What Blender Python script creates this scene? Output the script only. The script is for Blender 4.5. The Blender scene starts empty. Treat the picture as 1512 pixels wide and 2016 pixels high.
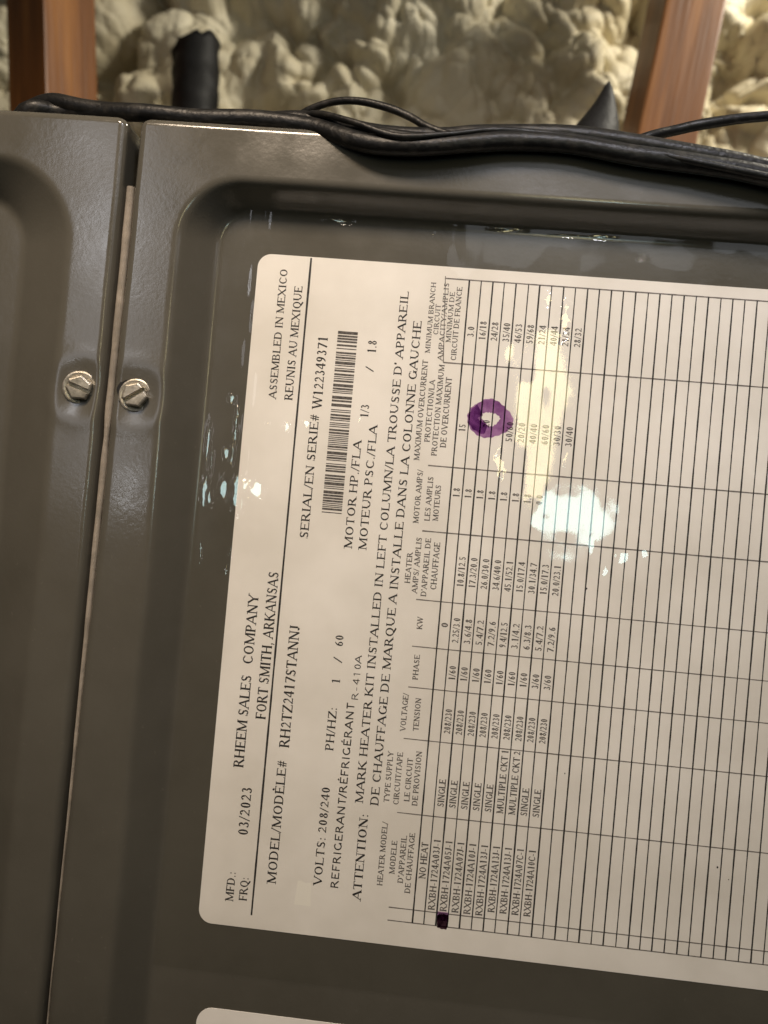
import bpy, bmesh, math, random
import numpy as np
from mathutils import Matrix, Vector

# ---------------------------------------------------------------- camera, world, lamps, exposure
MM = 0.001
scene = bpy.context.scene
col = scene.collection
random.seed(4)
rng = np.random.default_rng(11)

cam_data = bpy.data.cameras.new("camera")
cam = bpy.data.objects.new("camera", cam_data)
col.objects.link(cam)
cam_data.sensor_fit = 'AUTO'
cam_data.sensor_width = 36.0
cam_data.lens = 36.0 * 1514.0 / 2016.0
cam_data.clip_start = 0.01
cam_data.clip_end = 20.0
cam_data.dof.use_dof = True
cam_data.dof.focus_distance = 0.2
cam_data.dof.aperture_fstop = cam_data.lens * MM / 0.0022      # a phone lens: about 2 mm opening
right = Vector((0.99448, 0.05479, 0.08948))
down = Vector((0.08892, 0.01260, -0.99596))
fwd = Vector((-0.05570, 0.99842, 0.00766))
m = Matrix((right, -down, -fwd)).transposed().to_4x4()
m.translation = Vector((0.0, -0.2, 0.0))
cam.matrix_world = m
scene.camera = cam

world = bpy.data.worlds.new("World")
scene.world = world
world.use_nodes = True
bg = world.node_tree.nodes["Background"]
# a dim unlit attic: warm murk above, darker towards the floor
wt = world.node_tree
wtc = wt.nodes.new('ShaderNodeTexCoord')
wsep = wt.nodes.new('ShaderNodeSeparateXYZ')
wrp = wt.nodes.new('ShaderNodeValToRGB')
wadd = wt.nodes.new('ShaderNodeMath'); wadd.operation = 'MULTIPLY_ADD'; wadd.inputs[1].default_value = 0.5; wadd.inputs[2].default_value = 0.5
wt.links.new(wtc.outputs['Generated'], wsep.inputs[0]); wt.links.new(wsep.outputs['Z'], wadd.inputs[0]); wt.links.new(wadd.outputs[0], wrp.inputs[0])
we = wrp.color_ramp.elements
we[0].position, we[0].color = 0.25, (0.015, 0.012, 0.008, 1)
we[1].position, we[1].color = 0.85, (1.0, 0.84, 0.64, 1)
wt.links.new(wrp.outputs[0], bg.inputs[0])
bg.inputs[1].default_value = 0.07

def area_lamp(name, loc, target, size, energy, color, shape='RECTANGLE', spread=180):
    d = bpy.data.lights.new(name, 'AREA')
    d.shape = shape
    d.size, d.size_y = size[0] * MM, size[1] * MM
    d.energy = energy
    d.color = color
    d.spread = math.radians(spread)
    o = bpy.data.objects.new(name, d)
    col.objects.link(o)
    o.location = Vector(loc) * MM
    dirv = (Vector(target) - Vector(loc))
    o.rotation_euler = dirv.to_track_quat('-Z', 'Y').to_euler()
    return o

KEY_POS = (-112, -262, 325)
COOL_POS = (112, -400, 16)
WARM_POS = (97, -500, 104)
SIDE_POS = (-233, -400, 2)
area_lamp("warm_ceiling_lamp", KEY_POS, (-60, 0, -60), (130, 80), 0.73, (1.0, 0.80, 0.60), spread=110)
area_lamp("cool_upper_lamp", (70, -260, 285), (80, 0, 60), (50, 50), 0.15, (0.90, 0.90, 1.0), spread=90)
area_lamp("cool_work_lamp", COOL_POS, (37, 0, 5), (42, 36), 0.044, (0.72, 1.0, 1.0), 'ELLIPSE')
area_lamp("warm_strip_lamp", WARM_POS, (27, 0, 28), (30, 150), 0.135, (1.0, 0.88, 0.48))
area_lamp("side_lamp", SIDE_POS, (-77, -5, 0), (24, 16), 0.012, (0.93, 0.95, 1.0), 'ELLIPSE')
area_lamp("attic_lamp", (400, 90, 560), (-20, 310, 270), (110, 110), 3.7, (1.0, 0.93, 0.78))
# added lamps standing in for lit room walls, for sheen on metal and film
area_lamp("sheen_lamp_right", (200, -400, 300), (60, 0, 95), (420, 150), 0.16, (0.90, 0.94, 1.0))
area_lamp("seam_sheen_lamp", (-262, -400, 205), (-86, 0, 66), (34, 66), 0.03, (0.95, 0.96, 1.0))  # small added lamp, not a window: bright sheen beside the seam
area_lamp("sheen_lamp_left", (-262, -400, 150), (-84, 0, 50), (80, 280), 0.12, (0.92, 0.93, 1.0))
scene.view_settings.view_transform = 'Standard'
scene.view_settings.look = 'None'
scene.view_settings.exposure = 0.0
scene.view_settings.gamma = 1.0
scene.cycles.max_bounces = 8
scene.cycles.transparent_max_bounces = 12
scene.cycles.sample_clamp_indirect = 4.0

# ---------------------------------------------------------------- helpers
def empty(name, loc=(0, 0, 0)):
    o = bpy.data.objects.new(name, None)
    o.location = Vector(loc) * MM
    o.empty_display_size = 0.02
    col.objects.link(o)
    return o

def tag(o, label=None, cat=None, group=None, kind=None):
    for k, v in (('label', label), ('category', cat), ('group', group), ('kind', kind)):
        if v:
            o[k] = v
    return o

def link_mesh(name, verts, faces, mat, parent=None, smooth=False):
    """verts in millimetres of the world; the object's origin stays with its parent"""
    me = bpy.data.meshes.new(name)
    v = np.asarray(verts, dtype=float) * MM
    off = np.array(parent_origin(parent))
    v = v - off
    me.from_pydata(v.tolist(), [], faces if isinstance(faces, list) else faces.tolist())
    if smooth:
        me.polygons.foreach_set('use_smooth', [True] * len(me.polygons))
    me.materials.append(mat)
    me.update()
    o = bpy.data.objects.new(name, me)
    col.objects.link(o)
    if parent:
        o.parent = parent
    return o

def parent_origin(p):
    v = Vector((0, 0, 0))
    while p:
        v += p.location
        p = p.parent
    return v

def grid_faces(nr, nc, flip=False):
    i = np.arange(nr - 1)[:, None] * nc + np.arange(nc - 1)[None, :]
    a, b, c, d = i, i + 1, i + 1 + nc, i + nc
    q = np.stack([a, b, c, d] if not flip else [a, d, c, b], -1).reshape(-1, 4)
    return q

def big_grid(name, P, mat, parent=None, flip=False):
    """P: (nr, nc, 3) array in mm -> smooth mesh (fast path)"""
    nr, nc = P.shape[:2]
    f = grid_faces(nr, nc, flip)
    me = bpy.data.meshes.new(name)
    off = np.array(parent_origin(parent))
    v = (P.reshape(-1, 3) * MM - off).astype(np.float32)
    me.vertices.add(len(v))
    me.vertices.foreach_set('co', v.ravel())
    me.loops.add(f.size)
    me.loops.foreach_set('vertex_index', f.astype(np.int32).ravel())
    me.polygons.add(len(f))
    me.polygons.foreach_set('loop_start', np.arange(0, f.size, 4, dtype=np.int32))
    me.polygons.foreach_set('use_smooth', np.ones(len(f), dtype=bool))
    me.materials.append(mat)
    me.update(calc_edges=True)
    me.validate()
    o = bpy.data.objects.new(name, me)
    col.objects.link(o)
    if parent:
        o.parent = parent
    return o

def value_noise(x, z, scale, seed):
    """smooth 2-D noise, about -1..1"""
    r = np.random.default_rng(seed)
    tab = r.uniform(-1, 1, (128, 128))
    u, v = x / scale + 40.37, z / scale + 51.61
    iu, iv = np.floor(u).astype(int), np.floor(v).astype(int)
    fu, fv = u - iu, v - iv
    fu, fv = fu ** 3 * (fu * (fu * 6 - 15) + 10), fv ** 3 * (fv * (fv * 6 - 15) + 10)
    g = lambda a, b: tab[a % 128, b % 128]
    return ((g(iu, iv) * (1 - fu) + g(iu + 1, iv) * fu) * (1 - fv) + (g(iu, iv + 1) * (1 - fu) + g(iu + 1, iv + 1) * fu) * fv)

def sstep(a, b, x):
    t = np.clip((x - a) / (b - a), 0, 1)
    return t * t * (3 - 2 * t)

# ---------------------------------------------------------------- materials
def new_mat(name):
    mt = bpy.data.materials.new(name)
    mt.use_nodes = True
    nt = mt.node_tree
    return mt, nt, nt.nodes['Principled BSDF']

def noise_node(nt, scale, detail=4, rough=0.5, stretch=None):
    tc = nt.nodes.new('ShaderNodeTexCoord')
    mp = nt.nodes.new('ShaderNodeMapping')
    nt.links.new(tc.outputs['Object'], mp.inputs[0])
    if stretch:
        mp.inputs['Scale'].default_value = stretch
    n = nt.nodes.new('ShaderNodeTexNoise')
    n.inputs['Scale'].default_value = scale
    n.inputs['Detail'].default_value = detail
    n.inputs['Roughness'].default_value = rough
    nt.links.new(mp.outputs[0], n.inputs['Vector'])
    return n

def ramp_node(nt, src, stops):
    r = nt.nodes.new('ShaderNodeValToRGB')
    els = r.color_ramp.elements
    while len(els) < len(stops):
        els.new(0.5)
    for e, (p, c) in zip(els, stops):
        e.position = p
        e.color = (*c, 1.0) if len(c) == 3 else c
    nt.links.new(src, r.inputs[0])
    return r

def bump_node(nt, src, strength, dist, bsdf):
    b = nt.nodes.new('ShaderNodeBump')
    b.inputs['Strength'].default_value = strength
    b.inputs['Distance'].default_value = dist
    nt.links.new(src, b.inputs['Height'])
    nt.links.new(b.outputs[0], bsdf.inputs['Normal'])
    return b

def noisy_mat(name, c0, c1, scale, rough, bump=None, spec=0.5, metallic=0.0, detail=5, stretch=None, lo=0.35, hi=0.65):
    mt, nt, bs = new_mat(name)
    n = noise_node(nt, scale, detail, 0.55, stretch)
    r = ramp_node(nt, n.outputs[0], [(lo, c0), (hi, c1)])
    nt.links.new(r.outputs[0], bs.inputs['Base Color'])
    bs.inputs['Roughness'].default_value = rough
    bs.inputs['Specular IOR Level'].default_value = spec
    bs.inputs['Metallic'].default_value = metallic
    if bump:
        n2 = noise_node(nt, bump[0], 3, 0.5, stretch)
        bump_node(nt, n2.outputs[0], bump[1], bump[2], bs)
    return mt

def paint_mat():
    mt, nt, bs = new_mat('grey_brown_enamel')
    n = noise_node(nt, 24, 6, 0.62)
    r = ramp_node(nt, n.outputs[0], [(0.3, (0.074, 0.069, 0.055)), (0.5, (0.087, 0.081, 0.066)), (0.72, (0.099, 0.093, 0.076))])
    # rubbed and dusty places
    d = noise_node(nt, 520, 3, 0.7)
    dr = ramp_node(nt, d.outputs[0], [(0.66, (0, 0, 0)), (0.80, (1, 1, 1))])
    mx = nt.nodes.new('ShaderNodeMixRGB'); mx.inputs[2].default_value = (0.17, 0.155, 0.125, 1)
    ml = nt.nodes.new('ShaderNodeMath'); ml.operation = 'MULTIPLY'; ml.inputs[1].default_value = 0.35
    nt.links.new(dr.outputs[0], ml.inputs[0]); nt.links.new(ml.outputs[0], mx.inputs[0]); nt.links.new(r.outputs[0], mx.inputs[1])
    nt.links.new(mx.outputs[0], bs.inputs['Base Color'])
    g = noise_node(nt, 38, 5, 0.65)
    gr = ramp_node(nt, g.outputs[0], [(0.32, (0.11, 0.11, 0.11)), (0.68, (0.27, 0.27, 0.27))])
    nt.links.new(gr.outputs[0], bs.inputs['Roughness'])
    bs.inputs['Specular IOR Level'].default_value = 0.75
    n2 = noise_node(nt, 900, 3, 0.55)
    bump_node(nt, n2.outputs[0], 0.10, 0.00025, bs)
    return mt
M_PAINT = paint_mat()
M_BODY = noisy_mat('dark_cabinet_sheet', (0.05, 0.045, 0.036), (0.06, 0.054, 0.043), 40, 0.5)
M_GASKET = noisy_mat('beige_gasket_foam', (0.20, 0.175, 0.145), (0.30, 0.26, 0.215), 220, 0.75, (600, 0.4, 0.0004), 0.2)
M_SCREW = noisy_mat('dull_zinc', (0.27, 0.245, 0.20), (0.60, 0.56, 0.48), 320, 0.42, (900, 0.35, 0.0003), 0.5, 0.65)
M_PAPER = noisy_mat('label_paper', (0.70, 0.665, 0.61), (0.81, 0.775, 0.725), 38, 0.45, (500, 0.08, 0.0002), 0.25)
M_INK = noisy_mat('black_print', (0.022, 0.021, 0.022), (0.05, 0.046, 0.044), 900, 0.5, None, 0.2)
M_INK_GREY = noisy_mat('worn_grey_print', (0.05, 0.046, 0.044), (0.15, 0.135, 0.125), 1400, 0.5, None, 0.2)
M_LINE_GREY = noisy_mat('grey_ruling', (0.12, 0.11, 0.10), (0.22, 0.20, 0.185), 900, 0.5, None, 0.2)
M_RUBBER = noisy_mat('black_cable_jacket', (0.006, 0.006, 0.006), (0.030, 0.027, 0.023), 260, 0.42, (700, 0.4, 0.0005), 0.32, lo=0.5, hi=0.8)
M_PIPE = noisy_mat('black_pipe_sleeve', (0.005, 0.005, 0.0055), (0.010, 0.010, 0.011), 120, 0.6, (300, 0.4, 0.0008), 0.3)

def foam_mat():
    mt, nt, bs = new_mat('spray_foam')
    n = noise_node(nt, 14, 6, 0.6)
    r = ramp_node(nt, n.outputs[0], [(0.3, (0.50, 0.425, 0.27)), (0.5, (0.65, 0.585, 0.425)), (0.7, (0.76, 0.71, 0.56))])
    nt.links.new(r.outputs[0], bs.inputs['Base Color'])
    bs.inputs['Roughness'].default_value = 0.42
    bs.inputs['Specular IOR Level'].default_value = 0.4
    n2 = noise_node(nt, 210, 6, 0.68)
    bump_node(nt, n2.outputs[0], 0.5, 0.0025, bs)
    return mt
M_FOAM = foam_mat()

def wood_mat():
    mt, nt, bs = new_mat('red_brown_timber')
    n = noise_node(nt, 30, 6, 0.6, (3.0, 3.0, 0.22))
    r = ramp_node(nt, n.outputs[0], [(0.25, (0.095, 0.032, 0.008)), (0.5, (0.22, 0.079, 0.016)), (0.75, (0.38, 0.155, 0.034))])
    nt.links.new(r.outputs[0], bs.inputs['Base Color'])
    bs.inputs['Roughness'].default_value = 0.42
    n2 = noise_node(nt, 90, 4, 0.6, (3.0, 3.0, 0.15))
    bump_node(nt, n2.outputs[0], 0.3, 0.001, bs)
    return mt
M_WOOD = wood_mat()

def film_mat():
    """clear plastic: a dielectric mirror over a see-through sheet"""
    mt = bpy.data.materials.new('clear_film')
    mt.use_nodes = True
    nt = mt.node_tree
    nt.nodes.remove(nt.nodes['Principled BSDF'])
    out = nt.nodes['Material Output']
    lw = nt.nodes.new('ShaderNodeLayerWeight'); lw.inputs[0].default_value = 0.5
    pw = nt.nodes.new('ShaderNodeMath'); pw.operation = 'POWER'; pw.inputs[1].default_value = 5.0
    nt.links.new(lw.outputs['Facing'], pw.inputs[0])
    fr = nt.nodes.new('ShaderNodeMath'); fr.operation = 'MULTIPLY_ADD'; fr.inputs[1].default_value = 0.92; fr.inputs[2].default_value = 0.055
    nt.links.new(pw.outputs[0], fr.inputs[0])
    tr = nt.nodes.new('ShaderNodeBsdfTransparent'); tr.inputs[0].default_value = (0.99, 0.99, 0.98, 1)
    gl = nt.nodes.new('ShaderNodeBsdfGlossy'); fn = noise_node(nt, 45, 5, 0.6)
    frr = ramp_node(nt, fn.outputs[0], [(0.35, (0.03, 0.03, 0.03)), (0.68, (0.085, 0.085, 0.085))])
    nt.links.new(frr.outputs[0], gl.inputs['Roughness'])
    mx = nt.nodes.new('ShaderNodeMixShader')
    nt.links.new(fr.outputs[0], mx.inputs[0]); nt.links.new(tr.outputs[0], mx.inputs[1]); nt.links.new(gl.outputs[0], mx.inputs[2])
    nt.links.new(mx.outputs[0], out.inputs[0])
    return mt
M_FILM = film_mat()

def marker_mat(name, thin, thick, scale):
    """felt-tip ink soaked into the paper: tints what is printed under it, streaky"""
    mt = bpy.data.materials.new(name)
    mt.use_nodes = True
    nt = mt.node_tree
    nt.nodes.remove(nt.nodes['Principled BSDF'])
    n = noise_node(nt, scale, 5, 0.6)
    r = ramp_node(nt, n.outputs[0], [(0.35, thick), (0.62, thin)])
    tr = nt.nodes.new('ShaderNodeBsdfTransparent')
    nt.links.new(r.outputs[0], tr.inputs[0])
    nt.links.new(tr.outputs[0], nt.nodes['Material Output'].inputs[0])
    return mt
M_MARKER = marker_mat('purple_marker', (0.66, 0.48, 0.71), (0.46, 0.27, 0.52), 260)
M_MARKER_DOT = marker_mat('dark_purple_marker', (0.26, 0.17, 0.22), (0.06, 0.03, 0.06), 420)
M_GLARE = noisy_mat('painted_film_glare', (0.81, 0.78, 0.71), (0.86, 0.83, 0.76), 60, 0.5, None, 0.2)  # paler paper colour standing in for sheen on the film

# ---------------------------------------------------------------- a hand-drawn serif alphabet (cap height 1)
# strokes: ('v',x,y0,y1) heavy stem  ('n',x,y0,y1) light stem  ('h',y,x0,x1) light bar  ('d',x0,y0,x1,y1,heavy?)
#          ('a',cx,cy,rx,ry,deg0,deg1) bow, heavy where it runs upright  ('s',x,y) foot serif  ('e',x,y,dy) bar-end serif  ('.',x,y)
GLYPHS = {
 'A': (1.06, [('d', .06, 0, .53, 1, 0), ('d', .50, 1, .96, 0, 1), ('h', .34, .22, .80), ('s', .08, 0), ('s', .95, 0)]),
 'B': (.96, [('v', .20, 0, 1), ('h', 1, .04, .50), ('h', .52, .2, .54), ('h', 0, .04, .54), ('a', .50, .76, .27, .24, -90, 90), ('a', .54, .26, .31, .26, -90, 90), ('s', .18, 1), ('s', .18, 0)]),
 'C': (.99, [('a', .54, .5, .44, .5, 48, 312), ('e', .86, .80, .2), ('e', .86, .16, .12)]),
 'D': (1.07, [('v', .20, 0, 1), ('h', 1, .04, .50), ('h', 0, .04, .50), ('a', .48, .5, .48, .5, -90, 90), ('s', .18, 0), ('s', .18, 1)]),
 'E': (.90, [('v', .20, 0, 1), ('h', 1, .04, .80), ('h', .51, .2, .62), ('h', 0, .04, .84), ('e', .79, .91, .18), ('e', .62, .51, .2), ('e', .84, .09, .2)]),
 'F': (.84, [('v', .20, 0, 1), ('h', 1, .04, .78), ('h', .50, .2, .60), ('e', .77, .91, .18), ('e', .60, .50, .2), ('s', .20, 0)]),
 'G': (1.07, [('a', .54, .5, .44, .5, 48, 330), ('v', .89, .06, .42), ('s', .89, .42), ('e', .88, .80, .2)]),
 'H': (1.09, [('v', .20, 0, 1), ('v', .88, 0, 1), ('h', .52, .2, .88), ('s', .20, 0), ('s', .20, 1), ('s', .88, 0), ('s', .88, 1)]),
 'I': (.48, [('v', .24, 0, 1), ('s', .24, 0), ('s', .24, 1)]),
 'J': (.58, [('v', .36, .2, 1), ('a', .20, .2, .16, .2, 180, 360), ('s', .36, 1)]),
 'K': (1.07, [('v', .20, 0, 1), ('d', .24, .44, .84, 1, 0), ('d', .38, .58, .92, 0, 1), ('s', .20, 0), ('s', .20, 1), ('s', .84, 1), ('s', .92, 0)]),
 'L': (.90, [('v', .20, 0, 1), ('h', 0, .04, .84), ('e', .84, .11, .22), ('s', .20, 1)]),
 'M': (1.32, [('n', .20, 0, 1), ('d', .20, 1, .64, .08, 1), ('d', .64, .04, 1.10, 1, 0), ('v', 1.12, 0, 1), ('s', .18, 0), ('s', 1.12, 0), ('s', .14, 1), ('s', 1.16, 1)]),
 'N': (1.09, [('n', .20, 0, 1), ('d', .18, 1, .90, .02, 1), ('n', .90, 0, 1), ('s', .20, 0), ('s', .14, 1), ('s', .90, 1)]),
 'O': (1.07, [('a', .535, .5, .44, .5, 0, 360)]),
 'P': (.84, [('v', .20, 0, 1), ('h', 1, .04, .46), ('h', .46, .2, .46), ('a', .46, .73, .30, .27, -90, 90), ('s', .20, 0), ('s', .18, 1)]),
 'Q': (1.07, [('a', .535, .5, .44, .5, 0, 360), ('d', .50, .04, .98, -.22, 1)]),
 'R': (1.0, [('v', .20, 0, 1), ('h', 1, .04, .48), ('h', .50, .2, .48), ('a', .48, .75, .28, .25, -90, 90), ('d', .46, .50, .90, 0, 1), ('s', .20, 0), ('s', .18, 1), ('s', .92, 0)]),
 'S': (.84, [('a', .42, .75, .27, .25, 30, 225), ('d', .24, .60, .62, .42, 1), ('a', .43, .25, .29, .25, -150, 45), ('e', .68, .84, .22), ('e', .12, .15, .22)]),
 'T': (.92, [('v', .46, 0, 1), ('h', 1, .06, .86), ('e', .07, .90, .2), ('e', .85, .90, .2), ('s', .46, 0)]),
 'U': (1.09, [('v', .20, .32, 1), ('a', .55, .34, .35, .34, 180, 360), ('n', .90, .32, 1), ('s', .20, 1), ('s', .90, 1)]),
 'V': (1.07, [('d', .12, 1, .55, 0, 1), ('d', .55, .02, .96, 1, 0), ('s', .12, 1), ('s', .96, 1)]),
 'W': (1.42, [('d', .10, 1, .44, 0, 1), ('d', .44, .02, .74, 1, 0), ('d', .70, 1, 1.02, 0, 1), ('d', 1.02, .02, 1.32, 1, 0), ('s', .10, 1), ('s', .70, 1), ('s', 1.32, 1)]),
 'X': (1.07, [('d', .12, 1, .92, 0, 1), ('d', .10, 0, .94, 1, 0), ('s', .12, 1), ('s', .94, 1), ('s', .10, 0), ('s', .94, 0)]),
 'Y': (1.07, [('d', .10, 1, .54, .46, 1), ('d', .54, .46, .96, 1, 0), ('v', .54, 0, .48), ('s', .10, 1), ('s', .96, 1), ('s', .54, 0)]),
 'Z': (.92, [('h', 1, .10, .84), ('d', .80, 1, .10, 0, 1), ('h', 0, .08, .86), ('e', .11, .91, .18), ('e', .86, .1, .2)]),
 '0': (.76, [('a', .38, .5, .27, .5, 0, 360)]),
 '1': (.76, [('v', .40, 0, 1), ('s', .40, 0), ('d', .22, .86, .42, 1, 0)]),
 '2': (.76, [('a', .36, .72, .26, .28, -20, 165), ('d', .60, .62, .12, .04, 0), ('h', .04, .08, .66), ('e', .66, .1, .16)]),
 '3': (.76, [('a', .34, .76, .23, .24, -90, 150), ('a', .34, .27, .29, .27, -155, 90)]),
 '4': (.76, [('v', .52, 0, 1), ('d', .52, 1, .06, .30, 0), ('h', .28, .05, .72)]),
 '5': (.76, [('h', .97, .22, .64), ('n', .22, .54, 1), ('a', .34, .30, .30, .30, -150, 120)]),
 '6': (.76, [('a', .39, .30, .27, .30, 0, 360), ('a', .62, .36, .50, .64, 95, 175)]),
 '7': (.76, [('h', .97, .10, .68), ('d', .66, .97, .30, 0, 1), ('e', .11, .90, .16)]),
 '8': (.76, [('a', .38, .76, .22, .24, 0, 360), ('a', .38, .26, .27, .26, 0, 360)]),
 '9': (.76, [('a', .37, .70, .27, .30, 0, 360), ('a', .14, .64, .50, .64, -85, -5)]),
 '/': (.44, [('d', .02, -.06, .40, 1.04, 0)]),
 '-': (.50, [('b', .34, .06, .44)]),
 '.': (.38, [('.', .18, .06)]),
 ',': (.38, [('.', .18, .06), ('d', .22, .02, .12, -.20, 0)]),
 ':': (.42, [('.', .2, .08), ('.', .2, .58)]),
 "'": (.30, [('d', .16, 1.0, .12, .72, 1)]),
 '#': (.76, [('d', .22, 0, .36, 1, 0), ('d', .44, 0, .58, 1, 0), ('h', .36, .06, .68), ('h', .66, .10, .72)]),
 ' ': (.38, []),
}
GLYPHS['É'] = (GLYPHS['E'][0], GLYPHS['E'][1] + [('d', .42, 1.08, .60, 1.26, 1)])
GLYPHS['È'] = (GLYPHS['E'][0], GLYPHS['E'][1] + [('d', .52, 1.08, .34, 1.26, 1)])

# weights per style: heavy, light, serif half-length, serif thickness (in cap heights)
STYLES = {'s': (.185, .100, .160, .070), 'b': (.215, .085, .19, .07), 't': (.20, .12, .15, .09),
          'n': (.155, .150, 0, 0), 'm': (.125, .120, 0, 0)}

def set_line(text, style):
    """polygons of one line of text, in cap heights, running along +x from 0; returns polygons and width"""
    hv, lt, sl, st = STYLES[style]
    polys, x = [], 0.0
    def quad(x0, y0, x1, y1, w):
        dx, dy = x1 - x0, y1 - y0
        L = math.hypot(dx, dy) or 1e-6
        nx, ny = -dy / L * w / 2, dx / L * w / 2
        polys.append(('q', ox, [(x0 + nx, y0 + ny), (x1 + nx, y1 + ny), (x1 - nx, y1 - ny), (x0 - nx, y0 - ny)]))
    for ch in text:
        adv, strokes = GLYPHS[ch]
        gx = 0.0
        if style == 'm':
            gx = (.86 - adv) / 2
        ox = x + gx
        for s in strokes:
            k = s[0]
            if k in 'vn':
                quad(s[1], s[2], s[1], s[3], hv if k == 'v' else lt)
            elif k == 'h':
                y = s[1] - lt / 2 if s[1] >= .96 else (s[1] + lt / 2 if s[1] <= .04 else s[1])
                x0 = s[2]
                if not sl and x0 <= .06 and strokes[0][0] == 'v':
                    x0 = .2
                quad(x0, y, s[3], y, lt)
            elif k == 'b':
                quad(s[2], s[1], s[3], s[1], .09)
            elif k == 'd':
                quad(s[1], s[2], s[3], s[4], hv if s[5] else lt)
            elif k == 's' and sl:
                y = s[2] - st / 2 if s[2] > .5 else s[2] + st / 2
                quad(s[1] - sl, y, s[1] + sl, y, st)
            elif k == 'e' and sl:
                quad(s[1], s[2] - s[3] / 2, s[1], s[2] + s[3] / 2, st * .9)
            elif k == '.':
                polys.append(('q', ox, [(s[1] + .085 * math.cos(t), s[2] + .085 * math.sin(t)) for t in np.linspace(0, 2 * math.pi, 9)[:-1]]))
            elif k == 'a':
                cx, cy, rx, ry, a0, a1 = s[1:]
                n = max(5, int(abs(a1 - a0) / 24) + 1)
                inn, out = [], []
                for t in np.linspace(math.radians(a0), math.radians(a1), n):
                    c, sn = math.cos(t), math.sin(t)
                    w = lt + (hv - lt) * abs(c) ** 1.5
                    # the bow's outside stays on the ellipse, the weight grows inward
                    out.append((cx + rx * c, cy + ry * sn))
                    L = math.hypot(c / rx, sn / ry)
                    inn.append((cx + rx * c - (c / rx) / L * w, cy + ry * sn - (sn / ry) / L * w))
                for i in range(n - 1):
                    polys.append(('q', ox, [out[i], out[i + 1], inn[i + 1], inn[i]]))
        x += .86 if style == 'm' else adv
    return polys, x

def print_line(text, xb, z0, z1, h, style, mat, parent, name='text_line', y=-0.03):
    """print text on the label: baseline x = xb, reading upward from z0 to z1 (mm), cap height h"""
    polys, W = set_line(text, style)
    kx = (z1 - z0) / W
    ky = h
    verts, faces = [], []
    for n, (_, ox, pts) in enumerate(polys):
        yy = y - 0.0006 * (n % 7)
        cx = sum(p[0] for p in pts) / len(pts)
        b = len(verts)
        for (px, py) in pts:
            # squeeze glyph positions to fit, but keep the stroke weight
            gx = cx * kx + (px - cx) * (ky if abs(px - cx) < .13 else kx) if len(pts) == 4 and abs(pts[0][0] - pts[1][0]) < .02 else px * kx
            verts.append((xb - py * ky, yy, z0 + ox * kx + gx))
        faces.append(list(range(b, b + len(pts))))
    return link_mesh(name, verts, faces, mat, parent)

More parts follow.
